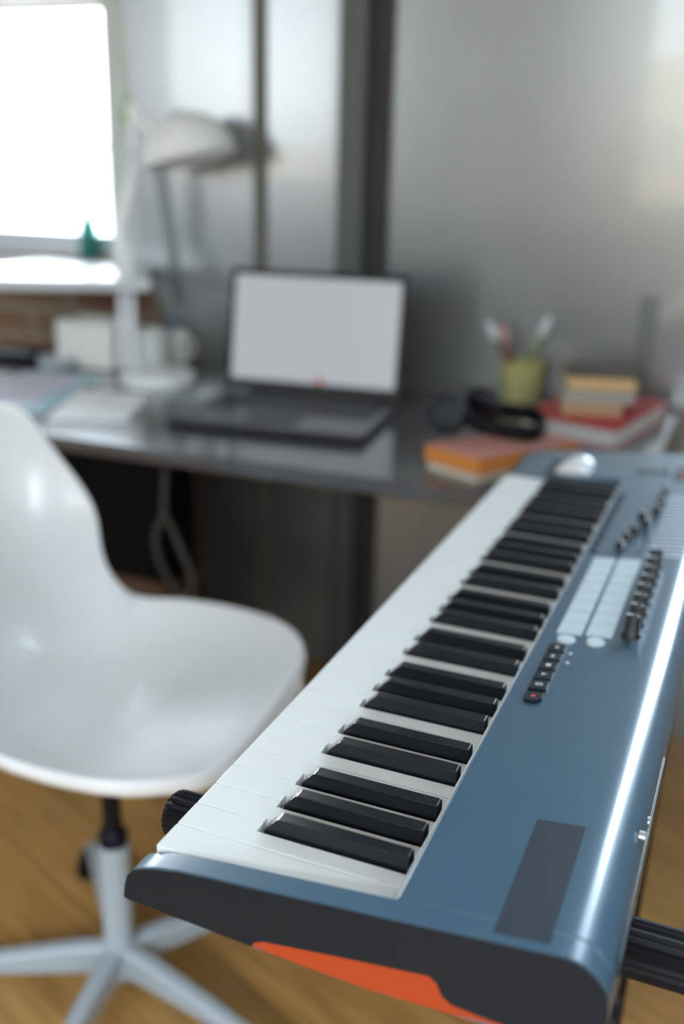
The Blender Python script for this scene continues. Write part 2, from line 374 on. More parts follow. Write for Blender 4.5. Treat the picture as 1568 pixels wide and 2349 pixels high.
# ------------------------------------------------------------------ the keyboard
kb = thing('midi_keyboard', (125, 480, -37), 'long dark blue-grey keyboard controller with white and black keys, orange underside, knobs and pads', 'keyboard')
P = 23.5; L0 = 145.0; YE = 987.0; YN = -18.0
pz = lambda x: -2.2+.1074*x
back = [(232, 22.7), (238, 23.3), (242.5, 23.6), (246.5, 23.4), (250.2, 22.4), (253.8, 20.6), (257.3, 17.9), (260.6, 14), (263.4, 9.6), (264.7, 2.5), (265.5, -6), (265, -20), (261, -34)]
top_front = [(-11.3, -27), (-10.3, -18), (-8.2, -11.2), (-4.1, -6.2), (3.4, -2.8)]
full = top_front+[(12, -.3), (26, 2.4), (48, 4.9), (78.9, 7.6), (120, 11.6), (166, 15.9)]+back+[(200, -34), (70, -34)]
def body_slice(mb, y0, y1): mb.prof(full, y0, y1)
bd = MB()
body_slice(bd, YN+.8, -1.2)
body_slice(bd, 36*P+1.2, YE)
bd.prof([(150, pz(150)), (166, pz(166)+.3)]+back+[(150, -34)], -1.2, 36*P+1.2)       # control panel
bd.prof([(-8, -25), (-4, -17), (150, -17), (150, -34), (-8, -34)], -1.2, 36*P+1.2)   # key bed
obj('body', bd, M['body'], kb, bevel=1.2, seg=2)
# near end plate with its arch, and the far one
def endpl(mb, y0, y1):
    up = [(x, z-.0) for x, z in top_front]+[(12, -.4), (26, 2.3), (48, 4.8), (78.9, 7.5), (120, 11.5), (166, 15.8)]+back[:-1]+[(264, -30)]
    lo = [(240, -29), (203, -27.6), (188, -26.4), (182.6, -22.5), (179.6, -15.8), (175.2, -12.8), (160, -14.8), (120, -20.2), (80, -26.2), (74.5, -28.6), (72.5, -32.4), (30, -29.8), (-8, -28)]
    mb.prof([(x, z) for x, z in up]+lo, y0, y1)
ep = MB(); endpl(ep, YN-.6, YN+.8); obj('end_plate', ep, M['end'], kb, bevel=.5)
ep = MB(); endpl(ep, YE, YE+1.4); obj('end_plate', ep, M['end'], kb, bevel=.5)
ou = MB().prof([(70, -24), (73, -32.2), (105, -34.6), (144, -35.4), (180, -33.6), (215, -30.6), (240, -29.6), (240, -10), (100, -12)], YN+.3, YN+3)
ou.prof([(66, -33), (70, -36.6), (230, -36.6), (236, -33)], YN+3, YE-2)
obj('bottom_shell', ou, M['orange'], kb, bevel=.8)
obj('rim_strip', MB().box(148.3, 149.9, -1.0, 36*P+1, 6, 13.6), M['strip'], kb, bevel=.5)
obj('key_slot', MB().box(145.3, 148.3, -1.0, 36*P+1, -14, -2), M['black'], kb)
obj('key_guide', MB().box(40, 58, 0, 36*P, -16.9, -6), M['keybed'], kb)
# keys: C B A G F E D counted from the near end
OFF = {2: -3.3, 3: 0, 4: 3.3, 6: -2.5, 0: 2.5}
bc = {}
for u in range(1, 36):
    if u % 7 in OFF and u < 35.5: bc[u] = u*P+OFF[u % 7]
bc = {u: c for u, c in bc.items() if u % 7 in (2, 3, 4, 6, 0)}
NH = 7.0; NX = 47.5
gap = .22
for k in range(36):
    y0, y1 = k*P+gap, (k+1)*P-gap
    lo_c = bc.get(k); hi_c = bc.get(k+1) if k < 35 else None
    pts = [(0, y0)]
    if lo_c is not None: pts += [(NX, y0), (NX, lo_c+NH), (L0, lo_c+NH)]
    else: pts += [(L0, y0)]
    if hi_c is not None: pts += [(L0, hi_c-NH), (NX, hi_c-NH), (NX, y1)]
    else: pts += [(L0, y1)]
    pts += [(0, y1)]
    mbk = MB().poly(pts, -14, 0)
    obj('white_key', mbk, M['wkey'], kb, bevel=.8, seg=2)
nr = None
for u, c in bc.items():
    mbk = MB(); x0, x1 = NX+4.2, 143.8; hb, ht, H = 5.6, 4.6, 9.8
    sec = [(x0, hb, -8, 0), (x0+.4, hb-.1, -8, 1.5), (x0+7.5, ht, -8, H-.8), (x0+9.5, ht, -8, H), (x1-1.0, ht, -8, H), (x1, ht, -8, H-1.2)]
    vs = []
    for x, h, zb, zt in sec:
        f = max(0, min(1, zt/H)); hh = hb+(ht-hb)*f
        vs += [(x, c-hb, zb), (x, c-hh, zt-.25), (x, c-hh*.55, zt-.05), (x, c, zt-.35), (x, c+hh*.55, zt-.05), (x, c+hh, zt-.25), (x, c+hb, zb)]
    fs = []
    for i in range(len(sec)-1):
        for j in range(7): fs.append((i*7+j, i*7+(j+1) % 7, (i+1)*7+(j+1) % 7, (i+1)*7+j))
    fs += [tuple(range(6, -1, -1)), tuple(range((len(sec)-1)*7, len(sec)*7))]
    mbk.add(vs, fs)
    obj('black_key', mbk, M['bkey'], kb, bevel=.7, seg=2)
# things on the panel: position x,y, following its slope
def onp(mb, x0, x1, y0, y1, h, sink=1.0):
    return mb.quadslab([(x0, y0, pz(x0)-sink), (x1, y0, pz(x1)-sink), (x1, y1, pz(x1)-sink), (x0, y1, pz(x0)-sink)], (-.107*(h+sink)*0, 0, h+sink))
def pp(x, y):              # a sight line onto the sloping panel
    d = ray(x, y); t = (pz(CAM.x)-CAM.z)/(d.z-.1074*d.x); return CAM+d*t
def disc(mb, x, y, r, h, rt=None, n=24, sy=1.0):
    z = pz(x); rt = rt or r
    prof = [(r, -1), (r, h*.7), (rt*.96, h*.93), (rt*.8, h)]
    m = MB().lathe(prof, (0, 0, 0), n=n)
    return mb.add([(v.x+x, v.y*sy+y, v.z+z) for v in m.v], m.f)
c = [pp(*q) for q in ((1130, 2140), (1262, 2165), (1232, 1880), (1343, 1897))]
X0, X1, Y0, Y1 = (c[0].x+c[2].x)/2, (c[1].x+c[3].x)/2, (c[0].y+c[1].y)/2, (c[2].y+c[3].y)/2
obj('matte_plate', onp(MB(), X0, X1, Y0, Y1, .25), M['sticker'], kb)
# transport buttons: record, loop, play, stop, forward, rewind
rec = pp(1221, 1604); b6 = pp(1277, 1492); step = (b6.y-rec.y)/5.15; bx = (rec.x+b6.x)/2
marks = []
for i in range(6):
    y = rec.y+(0 if i == 0 else step*.15)+i*step; mb = MB()
    hw, hl = 7.0, 7.2
    pts = [(bx+hw*math.cos(a)*1.0, y+hl*math.sin(a)) for a in [PI+PI*k/10 for k in range(11)]] if i == 0 else [(bx-hw, y-hl), (bx+hw, y-hl)]
    if i == 0: pts = [(px_, y+min(0, (py_-y))) for px_, py_ in pts]
    pts += [(bx+hw, y+hl), (bx-hw, y+hl)] if i else [(bx+hw, y+hl-.3), (bx-hw, y+hl-.3)]
    mb.poly(pts, 0, 3.6); mb.v = [Vector((v.x, v.y, v.z+pz(v.x)-.6)) for v in mb.v]
    bt = obj('transport_button', mb, M['end'], kb, bevel=.8)
    zt = 3.05; mk = MB()
    def P2(a, b_): return (bx+a, y+b_, pz(bx+a)+zt)
    def flat(ps):
        n = len(ps); mk.add([P2(*q) for q in ps]+[(P2(*q)[0], P2(*q)[1], P2(*q)[2]-.4) for q in ps], [tuple(range(n)), tuple(range(2*n-1, n-1, -1))]+[(j, n+j, n+(j+1) % n, (j+1) % n) for j in range(n)])
    if i == 0: flat([(1.7*math.cos(a), 1.7*math.sin(a)) for a in [2*PI*q/12 for q in range(12)]])
    elif i == 1:
        for q in range(12):
            a, b2 = 2*PI*q/12, 2*PI*(q+1)/12
            flat([(2.9*math.cos(a), 2.1*math.sin(a)), (2.9*math.cos(b2), 2.1*math.sin(b2)), (2*math.cos(b2), 1.2*math.sin(b2)), (2*math.cos(a), 1.2*math.sin(a))])
    elif i == 2: flat([(-1.8, 1.9), (-1.8, -1.0), (2.4, .6)])
    elif i == 3: flat([(-1.8, -1.8), (1.8, -1.8), (1.8, 1.8), (-1.8, 1.8)])
    else:
        sgn = 1 if i == 4 else -1
        flat([(-1.8, -1.9*sgn), (1.8, -1.9*sgn), (0, 0)][::sgn]); flat([(-1.8, 0), (1.8, 0), (0, 1.9*sgn)][::sgn])
    s_ = obj('symbol', mk, M['redprint'] if i == 0 else M['print'], bt)
for q in ((1308, 1500), (1301, 1521)):
    t_ = pp(*q); obj('indicator_light', disc(MB(), t_.x, t_.y, 1.5, .5, n=12), M['print'], kb)
# round scene buttons and the sixteen pads
o1, o2 = pp(1298, 1470), pp(1365, 1477)
for o_ in (o1, o2): obj('round_button', disc(MB(), o_.x, (o1.y+o2.y)/2, 7.4, 2.6, sy=.98), M['pad'], kb, smooth=True)
pc = [pp(*q) for q in ((1280, 1454), (1340, 1462), (1344, 1460), (1408, 1468), (1358, 1281), (1405, 1285), (1415, 1285), (1466, 1289))]
py0 = sum(q.y for q in pc[:4])/4; py1 = sum(q.y for q in pc[4:])/4; st = (py1-py0)/8
for x0, x1 in (((pc[0].x+pc[4].x)/2, (pc[1].x+pc[5].x)/2), ((pc[2].x+pc[6].x)/2, (pc[3].x+pc[7].x)/2)):
    for i in range(8): obj('drum_pad', onp(MB(), x0+.3, x1-.3, py0+i*st+.5, py0+(i+1)*st-.5, 2.4), M['pad'], kb, bevel=.8)
# rotary knobs
k0 = pp(1446, 1462); kx = k0.x
for i in range(8):
    y = py0+9+i*st; z = pz(kx)
    kn = obj('knob', MB().lathe([(8.2, -1), (8.2, 1.6), (7.4, 2.6), (6.6, 4), (5.9, 17.5), (5.2, 19.0), (3.5, 19.3)], (kx, y, z), n=24), M['blackgloss'], kb, smooth=True)
    obj('pointer', MB().box(kx-5.6, kx-.5, y-.5, y+.5, z+19.0, z+19.7), M['print'], kn)
    tk = MB()
    for a in range(-5, 6, 2):
        aa = math.radians(a*26); tk.add(*(lambda m: (m.v, m.f))(disc(MB(), kx+11.5*math.cos(aa), y+11.5*math.sin(aa), .55, .25, n=6)))
    obj('dial_marks', tk, M['print'], kb)
# faders with slots, their buttons and printed legend
f0 = pp(1455, 1258); fy0 = py1+26; fst = 25.0
slot0 = MB()
for i in range(9):
    y = fy0+i*fst
    obj('fader_slot', onp(MB(), 168, 205, y-1.1, y+1.1, .15), M['black'], kb)
    xc = [183, 186, 190, 200, 192, 205, 207, 205, 206][i]
    cp = MB().prof([(xc-4.5, pz(xc)+3), (xc+4.5, pz(xc)+3), (xc+3.2, pz(xc)+12.5), (xc-3.2, pz(xc)+12.5)], y-4.5, y+4.5).box(xc-1.5, xc+1.5, y-1, y+1, pz(xc)-1, pz(xc)+4)
    cp_ = obj('fader_cap', cp, M['blackgloss'], kb, bevel=1)
    obj('cap_line', MB().box(xc-.5, xc+.5, y-3.6, y+3.6, pz(xc)+12.3, pz(xc)+12.8), M['print'], cp_)
    obj('fader_button', onp(MB(), 154, 162, y-6.5, y+6.5, 2.0), M['sticker'], kb, bevel=.6)
    lg = MB()
    onp(lg, 208, 243, y-6.2, y-3.2, .12); onp(lg, 212, 243, y+5.0, y+8.2, .12)
    obj('printed_legend', lg, M['print'], kb)
for i in range(9):
    y = fy0+i*fst
    obj('fader_button', onp(MB(), 154+11, 162+4, y-5, y-4, .2), M['print'], kb)
    obj('printed_label', onp(MB(), 158, 162, y+9, y+15, .12), M['print'], kb)
# display and preset buttons at the far end of the panel
dsp = obj('display', onp(MB(), 208, 240, 852, 905, 1.0), M['blackgloss'], kb, bevel=.8)
obj('display_text', onp(MB(), 216, 232, 860, 864, 1.15).add(*(lambda m: (m.v, m.f))(onp(MB(), 216, 232, 868, 871, 1.15))), M['redprint'], dsp)
for i in range(3): obj('preset_button', onp(MB(), 160+15*i, 171+15*i, 880, 890, 2), M['sticker'], kb, bevel=.6)
# pitch and modulation wheels on the far end block
for i, (px_, py_) in enumerate(((1322, 1082), (1362, 1066))):
    w0 = atz(px_, py_, 10); yy = 868+i*42 if True else w0.y
    xw = 82; zz = pz(xw)
    well = obj('wheel_well', MB().box(xw-34, xw+34, yy-10, yy+10, zz-.5, zz+1.0), M['blackgloss'], kb, bevel=.4)
    prof_w = [(19, -7), (24, -6), (25, -4), (25, 4), (24, 6), (19, 7)]
    wh = obj('control_wheel', MB().lathe(prof_w, (xw, yy, zz-10), axis=(0, 1, 0), n=40), M['wplastic'] if i == 0 else M['chrome'], kb, smooth=True)
# sockets on the back edge
for q in ((1485, 1885), (1475, 1920)):
    d = ray(*q); t = (264.0-CAM.x)/d.x; s_ = CAM+d*t
    obj('socket', MB().lathe([(3.4, -2), (3.4, 1.6), (2.2, 1.6)], (263.5, s_.y, s_.z), axis=(1, 0, 0), n=16), M['chrome'], kb, smooth=True)
s_ = [CAM+ray(*q)*((265-CAM.x)/ray(*q).x) for q in ((1512, 1775), (1440, 2150))]
obj('socket_plate', MB().box(264.2, 266.2, 20, 230, -28, -2), M['blackgloss'], kb, bevel=.5)

# ------------------------------------------------------------------ keyboard stand
ks = thing('keyboard_stand', (125, 420, FL), 'black folding stand with ribbed rubber arms carrying the keyboard', 'stand')
def ribbed(x0, x1, y, z, r):
    n = 44; ring = [(r if k % 2 else r-1.3) for k in range(n)]
    xs_ = [(x0, .55), (x0+1.5, .8), (x0+5, .97), (x0+9, 1), (x1-9, 1), (x1-5, .97), (x1-1.5, .8), (x1, .55)]
    vs = [(x, y+ring[k]*f*math.cos(2*PI*k/n), z+ring[k]*f*math.sin(2*PI*k/n)) for x, f in xs_ for k in range(n)]; fs = []
    for i in range(len(xs_)-1):
        for k in range(n): fs.append((i*n+k, i*n+(k+1) % n, (i+1)*n+(k+1) % n, (i+1)*n+k))
    fs += [tuple(range(n-1, -1, -1)), tuple(range((len(xs_)-1)*n, len(xs_)*n))]
    return MB().add(vs, fs)
YA, YB = 96.0, 760.0
obj('support_arm', ribbed(-52, 345, YA, -54.5, 17.5), M['black'], ks)
obj('support_arm', ribbed(30, 300, YB, -54.5, 17.5), M['black'], ks)
for y0, y1, xx in ((YA, YB-20, 205), (YB, YA+20, 240)):
    obj('leg', MB().tube([(xx, y0, -66), (xx, y1, FL+26)], 15, n=16), M['black'], ks, smooth=True)
    obj('foot_bar', MB().tube([(xx-150, y1, FL+18), (xx+120, y1, FL+18)], 18, n=16), M['black'], ks, smooth=True)
obj('pivot', MB().lathe([(24, -30), (24, 30)], (222, (YA+YB)/2, (FL-40)/2), axis=(1, 0, 0), n=20), M['black'], ks, smooth=True)

# ------------------------------------------------------------------ swivel chair
hub = atz(275, 2190, -742); hx, hy = hub.x, hub.y
ch = thing('swivel_chair', (hx, hy, FL), 'white moulded plastic shell chair on a grey-white five-armed swivel base with castors', 'chair')
Yc = hy+20
#  forward, z at centre ; forward, z at edge ; half width
rows = [(240, -322, 238, -300, 122), (238, -301, 230, -288, 165), (226, -298, 205, -277, 200), (192, -304, 166, -273, 227), (120, -320, 112, -270, 240), (50, -333, 45, -268, 242), (-30, -340, -20, -266, 234), (-95, -332, -62, -262, 210),
        (-150, -300, -92, -242, 184), (-190, -240, -108, -207, 167), (-215, -180, -112, -166, 158), (-235, -120, -116, -120, 157), (-252, -60, -136, -82, 159), (-268, -10, -172, -40, 160), (-280, 28, -208, 0, 162), (-287, 44, -224, 22, 160), (-290, 50, -238, 38, 150)]
rows = catmull(rows, 3); NT = 28; ca, sa = math.cos(math.radians(4)), math.sin(math.radians(4))
grid = []
for (ac, zc, ae, ze, hw) in rows:
    line = []
    for j in range(NT+1):
        t = -1+2*j/NT; s = abs(t)**2.6
        b_ = math.sin(t*PI/2)*.25+t*.75
        fa = ac+(ae-ac)*s; fa = fa-12 if fa > 60 else (fa+8 if fa < -90 else fa)
        line.append((fa, hw*b_, zc+(ze-zc)*s))
    wz = max(0, min(1, (ze+245)/60)); dn = Vector((-20*wz, 0, -24*(1-wz)))     # turned-down rim
    e0, e1 = Vector(line[0]), Vector(line[-1])
    line = [tuple(e0+dn+Vector((0, -1, 0))), tuple(e0+dn*.35+Vector((0, -4, 0)))]+line+[tuple(e1+dn*.35+Vector((0, 4, 0))), tuple(e1+dn+Vector((0, 1, 0)))]
    grid.append(line)
g0 = [(a_+3, b2_, z_-20) for a_, b2_, z_ in grid[0]]; g00 = [(a_+5, b2_, z_-7) for a_, b2_, z_ in grid[0]]
grid = [g0, g00]+grid
NT += 4
sv = [(hx+a_*ca-b2_*sa, Yc+b2_*ca+a_*sa, z_) for ln in grid for a_, b2_, z_ in ln]
sf = [(i*(NT+1)+j, i*(NT+1)+j+1, (i+1)*(NT+1)+j+1, (i+1)*(NT+1)+j) for i in range(len(grid)-1) for j in range(NT)]
shell = obj('seat_shell', MB().add(sv, sf), M['wplastic'], ch, smooth=True)
so = shell.modifiers.new('solid', 'SOLIDIFY'); so.thickness = .007; so.offset = -1
d = shell.modifiers.new('subdiv', 'SUBSURF'); d.levels = 1; d.render_levels = 1
obj('seat_plate', MB().lathe([(40, -376), (85, -366), (90, -356)], (hx, hy, 0), n=24), M['black'], ch, smooth=True)
obj('gas_lift', MB().lathe([(13.5, -560), (13.5, -360)], (hx, hy, 0), n=24), M['black'], ch, smooth=True)
obj('collar', MB().lathe([(17, -545), (21, -541), (21, -524), (15, -516)], (hx, hy, 0), n=24), M['black'], ch, smooth=True)
obj('column', MB().lathe([(26, -770), (26, -735), (21.5, -700), (23.5, -546), (21, -543)], (hx, hy, 0), n=28), M['wmetal'], ch, smooth=True)
for k in range(5):
    a = math.radians([207, 279, 349, 58, 134][k]); dx, dy = math.cos(a), math.sin(a); nx, ny = -dy, dx
    mb = MB(); st_ = [(12, 15, -715, -765), (60, 14, -716, -764), (180, 13, -730, -762), (290, 11, -748, -768), (300, 9, -752, -766)]
    vs = []
    for r_, w_, zt, zb in st_:
        for sgn, z_, ww in ((-1, zb, .8), (1, zb, .8), (1, zt-6, 1), (.6, zt, .6), (-.6, zt, .6), (-1, zt-6, 1)):
            vs.append((hx+dx*r_+nx*w_*(sgn if abs(sgn) == 1 else sgn)*(ww if abs(sgn) == 1 else 1), hy+dy*r_+ny*w_*(sgn if abs(sgn) == 1 else sgn)*(ww if abs(sgn) == 1 else 1), z_))
    fs = [(i*6+j, i*6+(j+1) % 6, (i+1)*6+(j+1) % 6, (i+1)*6+j) for i in range(4) for j in range(6)]+[tuple(range(5, -1, -1)), tuple(range(24, 30))]
    mb.add(vs, fs); lg = obj('leg', mb, M['wmetal'], ch, bevel=3)
    cx, cy = hx+dx*284, hy+dy*284
    wa = a+[.5, 1.2, 2, .3, .9][k]; ax = Vector((math.cos(wa), math.sin(wa), 0))
    cm = MB()
    for sgn in (-1, 1):
        cm.lathe([(20, -8), (27, -6), (28, 0), (27, 6), (20, 8)], Vector((cx, cy, FL+28))+ax*sgn*13, axis=ax, n=24)
    cm.tube([(cx, cy, FL+28), (cx, cy, -752)], 6, n=10).lathe([(6, -14), (6, 14)], (cx, cy, FL+28), axis=ax, n=10)
    obj('castor', cm, M['black'], lg, smooth=True)

# ------------------------------------------------------------------ the desk
DZ = -80.0
eA, eB = atz(150, 1003, DZ), atz(1000, 1118, DZ); eu = (eB-eA).normalized()
def dedge(x): return eA.y+(x-eA.x)*(eB.y-eA.y)/(eB.x-eA.x)
xr = 150.0; xl = -2300.0
dk = thing('desk', ((xl+xr)/2, 1350, FL), 'dark grey laminate desk standing along the glossy grey wall', 'desk')
obj('desktop', MB().poly([(xl, dedge(xl)), (xr, dedge(xr)), (xr, WY-40), (xl, WY-40)], DZ-27, DZ), M['desk'], dk, bevel=5, seg=3)
obj('side_panel', MB().poly([(xr-30, dedge(xr)+40), (xr-4, dedge(xr)+40), (xr-4, WY-60), (xr-30, WY-60)], FL, DZ-27), M['desk_edge'], dk)
obj('side_panel', MB().poly([(xl+4, dedge(xl)+40), (xl+30, dedge(xl)+40), (xl+30, WY-60), (xl+4, WY-60)], FL, DZ-27), M['desk_edge'], dk)
# black cabinet hanging under the left part of the desk
cb = thing('under_desk_cabinet', (-900, 1350, FL), 'black cabinet under the left half of the desk, behind the chair back', 'cabinet')
cR = aty(447, 1200, 1300).x; cbz = aty(400, 1352, 1190).z
obj('carcass', MB().box(-1500, cR, 1200, 1300, cbz, DZ-28), M['blackwood'], cb, bevel=3)
x_ = -1480.0
while x_ < cR-60:
    dr = obj('door', MB().box(x_, min(x_+265, cR-8), 1186, 1200, cbz+8, DZ-40), M['blackwood'], cb, bevel=2); x_ += 270
obj('plinth', MB().box(-1480, cR-25, 1215, 1290, FL, cbz), M['brownwood'], cb)
# looped strap hanging from the desk
hp = lambda x, y, Y=1120: aty(x, y, Y)
lp = [hp(377, 1078), hp(376, 1130), hp(374, 1180), hp(360, 1215), hp(357, 1250), hp(372, 1300), hp(400, 1350), hp(425, 1367), hp(443, 1350), hp(435, 1310), hp(415, 1260), hp(393, 1210), hp(378, 1180, 1112), hp(377, 1130, 1112), hp(380, 1078, 1112)]
lp = [Vector(q) for q in catmull([tuple(q) for q in lp], 5)]
cbm = MB().tube(lp, 5.5, n=10)
obj('hanging_cable', cbm, M['cable'], smooth=True, tag=('grey cable hanging in a loop from the desk edge before the black cabinet', 'cable'))

# ------------------------------------------------------------------ laptop
th = math.radians(6.5); ux = Vector((math.cos(th), math.sin(th), 0)); uy = Vector((-math.sin(th), math.cos(th), 0))
fr = atz(832, 1022, DZ+2); FLc = fr-ux*372
lt = thing('laptop', fr-ux*186+uy*130-Vector((0, 0, 2)), 'open dark grey laptop with a pale grey screen in the middle of the desk', 'laptop')
Ld = 283
def lq(mb, a0, a1, b0, b1, z0, z1):
    q = [FLc+ux*a0+uy*b0, FLc+ux*a1+uy*b0, FLc+ux*a1+uy*b1, FLc+ux*a0+uy*b1]
    return mb.poly([(v.x, v.y) for v in q], z0, z1)
obj('base', lq(MB(), 0, 372, 0, Ld, DZ+1, DZ+14), M['laptopdark'], lt, bevel=3)
obj('palm_rest', lq(MB(), 3, 369, 3, Ld-3, DZ+14, DZ+17), M['laptop'], lt, bevel=1.2)
kb_ = obj('keyboard_tray', lq(MB(), 22, 350, 120, 240, DZ+17, DZ+17.6), M['laptopdark'], lt)
for r_ in range(6):
    for c_ in range(15):
        obj('key', lq(MB(), 25+c_*21.6, 44.5+c_*21.6, 123+r_*19.4, 140.5+r_*19.4, DZ+17.6, DZ+19.2), M['key_caps'], kb_)
obj('touchpad', lq(MB(), 130, 236, 22, 98, DZ+17, DZ+17.5), M['key_caps'], lt)
hz = DZ+20; tl = Vector((0, 0, 1))*math.cos(math.radians(10))+uy*math.sin(math.radians(10)); nrm = tl.cross(ux)
bl = FLc+uy*(Ld-6); bl.z = hz
# lid height from the picture
def lid(mb, a0, a1, h0, h1, d0, d1):
    n3 = ux.cross(tl)*-1
    q = [bl+ux*a0+tl*h0, bl+ux*a1+tl*h0, bl+ux*a1+tl*h1, bl+ux*a0+tl*h1]
    return mb.quadslab([v+n3*d0 for v in q], n3*(d1-d0))
LH = 243
li = obj('lid', lid(MB(), 0, 372, 0, LH, 0, 6), M['laptopdark'], lt, bevel=3)
sc_ = obj('screen', lid(MB(), 14, 358, 22, LH-13, -.6, .4), M['screen'], lt)
obj('hinge_bar', lid(MB(), 50, 322, -8, 2, 0, 8), M['laptopdark'], lt, bevel=2)
obj('red_icon', lid(MB(), 199, 211, 23, 34, -1.4, -.6), M['redprint'], sc_, bevel=.5)

# ------------------------------------------------------------------ desk lamp
lb = atz(330, 885, DZ); LY = lb.y+55
la = thing('desk_lamp', (aty(300, 860, LY).x, LY, DZ), 'white jointed desk lamp with a domed shade, beside the window', 'lamp')
b0 = atz(322, 880, DZ)
def A3(x, y, dY=0): return aty(x, y, LY+dY+max(0, (860-y))*.27)
hY = LY+162
lbx = (atz(245, 880, DZ).x+atz(415, 890, DZ).x)/2
obj('base', MB().lathe([(82, DZ), (84, DZ+8), (80, DZ+20), (40, DZ+26)], (lbx, LY, 0), n=36), M['lamp'], la, smooth=True)
jt = A3(283, 478); uj = A3(296, 248); br_ = A3(298, 860)
for dx in (-16, 14):
    obj('lower_arm', MB().tube([(br_.x+dx, LY, DZ+20), (A3(285, 560).x+dx*.8, A3(285, 560).y, A3(285, 560).z)], 8.5, n=14), M['lamp'], la, smooth=True)
obj('lower_joint', MB().tube([tuple(A3(282, 600)), tuple(A3(278, 520)), tuple(A3(300, 430))], [20, 22, 15], n=16), M['lamp'], la, smooth=True)
obj('upper_arm', MB().tube([tuple(A3(302, 440)), tuple(A3(303, 330)), tuple(A3(298, 245))], [11, 9, 8], n=14), M['lamp'], la, smooth=True)
obj('spring', MB().tube([tuple(A3(262, 500, -8)), tuple(A3(288, 430, -8)), tuple(A3(300, 340, -8))], 4, n=10), M['chrome'], la, smooth=True)
obj('neck', MB().tube([tuple(A3(297, 240)), tuple(A3(325, 278)), tuple(aty(372, 318, hY))], [10, 11, 13], n=14), M['lamp'], la, smooth=True)
cL, cR_ = aty(350, 394, hY), aty(532, 343, hY); cc = (cL+cR_)/2; rS = (cR_-cL).length/2
hS = rS*.98
un = (cR_-cL).normalized(); axn = Vector((-un.z, 0, un.x)); axn = axn if axn.z > 0 else -axn
prof_s = [(rS*math.cos(a), hS*math.sin(a)) for a in [PI/2*k/12 for k in range(12)]]+[(6, hS)]
sh = obj('lamp_shade', MB().lathe(prof_s, cc, axis=axn, n=40, close=False), M['lamp'], la, smooth=True)
so = sh.modifiers.new('solid', 'SOLIDIFY'); so.thickness = .003
obj('socket', MB().lathe([(18, hS*.35), (20, hS-8), (12, hS-2)], cc, axis=axn, n=20), M['lamp'], sh, smooth=True)

# ------------------------------------------------------------------ on the sill: bottle and sprig
bs = atz(238, 594, ztop); bY = min(bs.y, WY+60)
bo = thing('bottle', (bs.x, bY, ztop), 'narrow teal glass bottle on the window sill, behind the lamp', 'bottle')
bh = aty(238, 380, bY).z-ztop
obj('glass_body', MB().lathe([(20, ztop), (25, ztop+4), (26, ztop+50), (24, ztop+75), (11, ztop+110), (9, ztop+150), (10, ztop+156), (7, ztop+156), (7, ztop+112), (20, ztop+74), (22, ztop+12), (1, ztop+10)], (bs.x, bY, 0), n=28), M['teal'], bo, smooth=True)
sp = MB().tube([(bs.x, bY, ztop+14), (bs.x, bY, ztop+150), (bs.x+18, bY, ztop+220), tuple(aty(292, 262, bY-40))], 2, n=8)
sg = thing('green_sprig', (bs.x, bY, ztop+14), 'sprig with pale green leaves standing in the teal bottle', 'plant')
obj('stem', sp, M['leaf'], sg, smooth=True)
for q, r_ in (((290, 240), 20), ((280, 262), -60), ((300, 255), 60), ((286, 275), -20), ((292, 225), 5)):
    c_ = aty(*q, bY-40); a = math.radians(90-r_); n_l = 8
    dv = Vector((math.cos(a), .3, math.sin(a))).normalized(); wv = Vector((-math.sin(a), 0, math.cos(a)))
    pts = []
    for k in range(n_l):
        t = k/n_l*2*PI; pts.append(c_+dv*(18*math.cos(t))+wv*(7*math.sin(t))+Vector((0, 3*math.cos(t)**2, 0)))
    mb = MB().add(pts+[p+Vector((0, 1, 0)) for p in pts], [tuple(range(n_l)), tuple(range(2*n_l-1, n_l-1, -1))]+[(i, n_l+i, n_l+(i+1) % n_l, (i+1) % n_l) for i in range(n_l)])
    obj('leaf', mb, M['leaf'], sg)

# ------------------------------------------------------------------ left side of the desk
def rect(px, z):            # four picture corners on a level -> outline (counter-clockwise)
    q = [atz(*p, z) for p in px]; A = sum(q[i].x*q[(i+1) % 4].y-q[(i+1) % 4].x*q[i].y for i in range(4))
    if A < 0: q.reverse()
    return [(p.x, p.y) for p in q]
def slab(name, px, z0, z1, m, label, cat, bevel=1, **k):
    return obj(name, MB().poly(rect(px, z1), z0, z1), m, bevel=bevel, tag=(label, cat), **k)
slab('notebook', ((108, 955), (292, 958), (345, 905), (178, 893)), DZ, DZ+9, M['paper'], 'white notebook at the desk front edge, in front of the lamp base', 'notebook')
slab('paper_sheet', ((-60, 925), (70, 930), (190, 868), (60, 850)), DZ+2.4, DZ+4, M['lilac'], 'pale lilac paper sheet lying left of the white notebook', 'paper', bevel=0)
slab('folder', ((-60, 945), (100, 945), (235, 865), (90, 848)), DZ, DZ+2.3, M['bluepaper'], 'pale blue folder lying under the lilac paper sheet', 'folder', bevel=0)
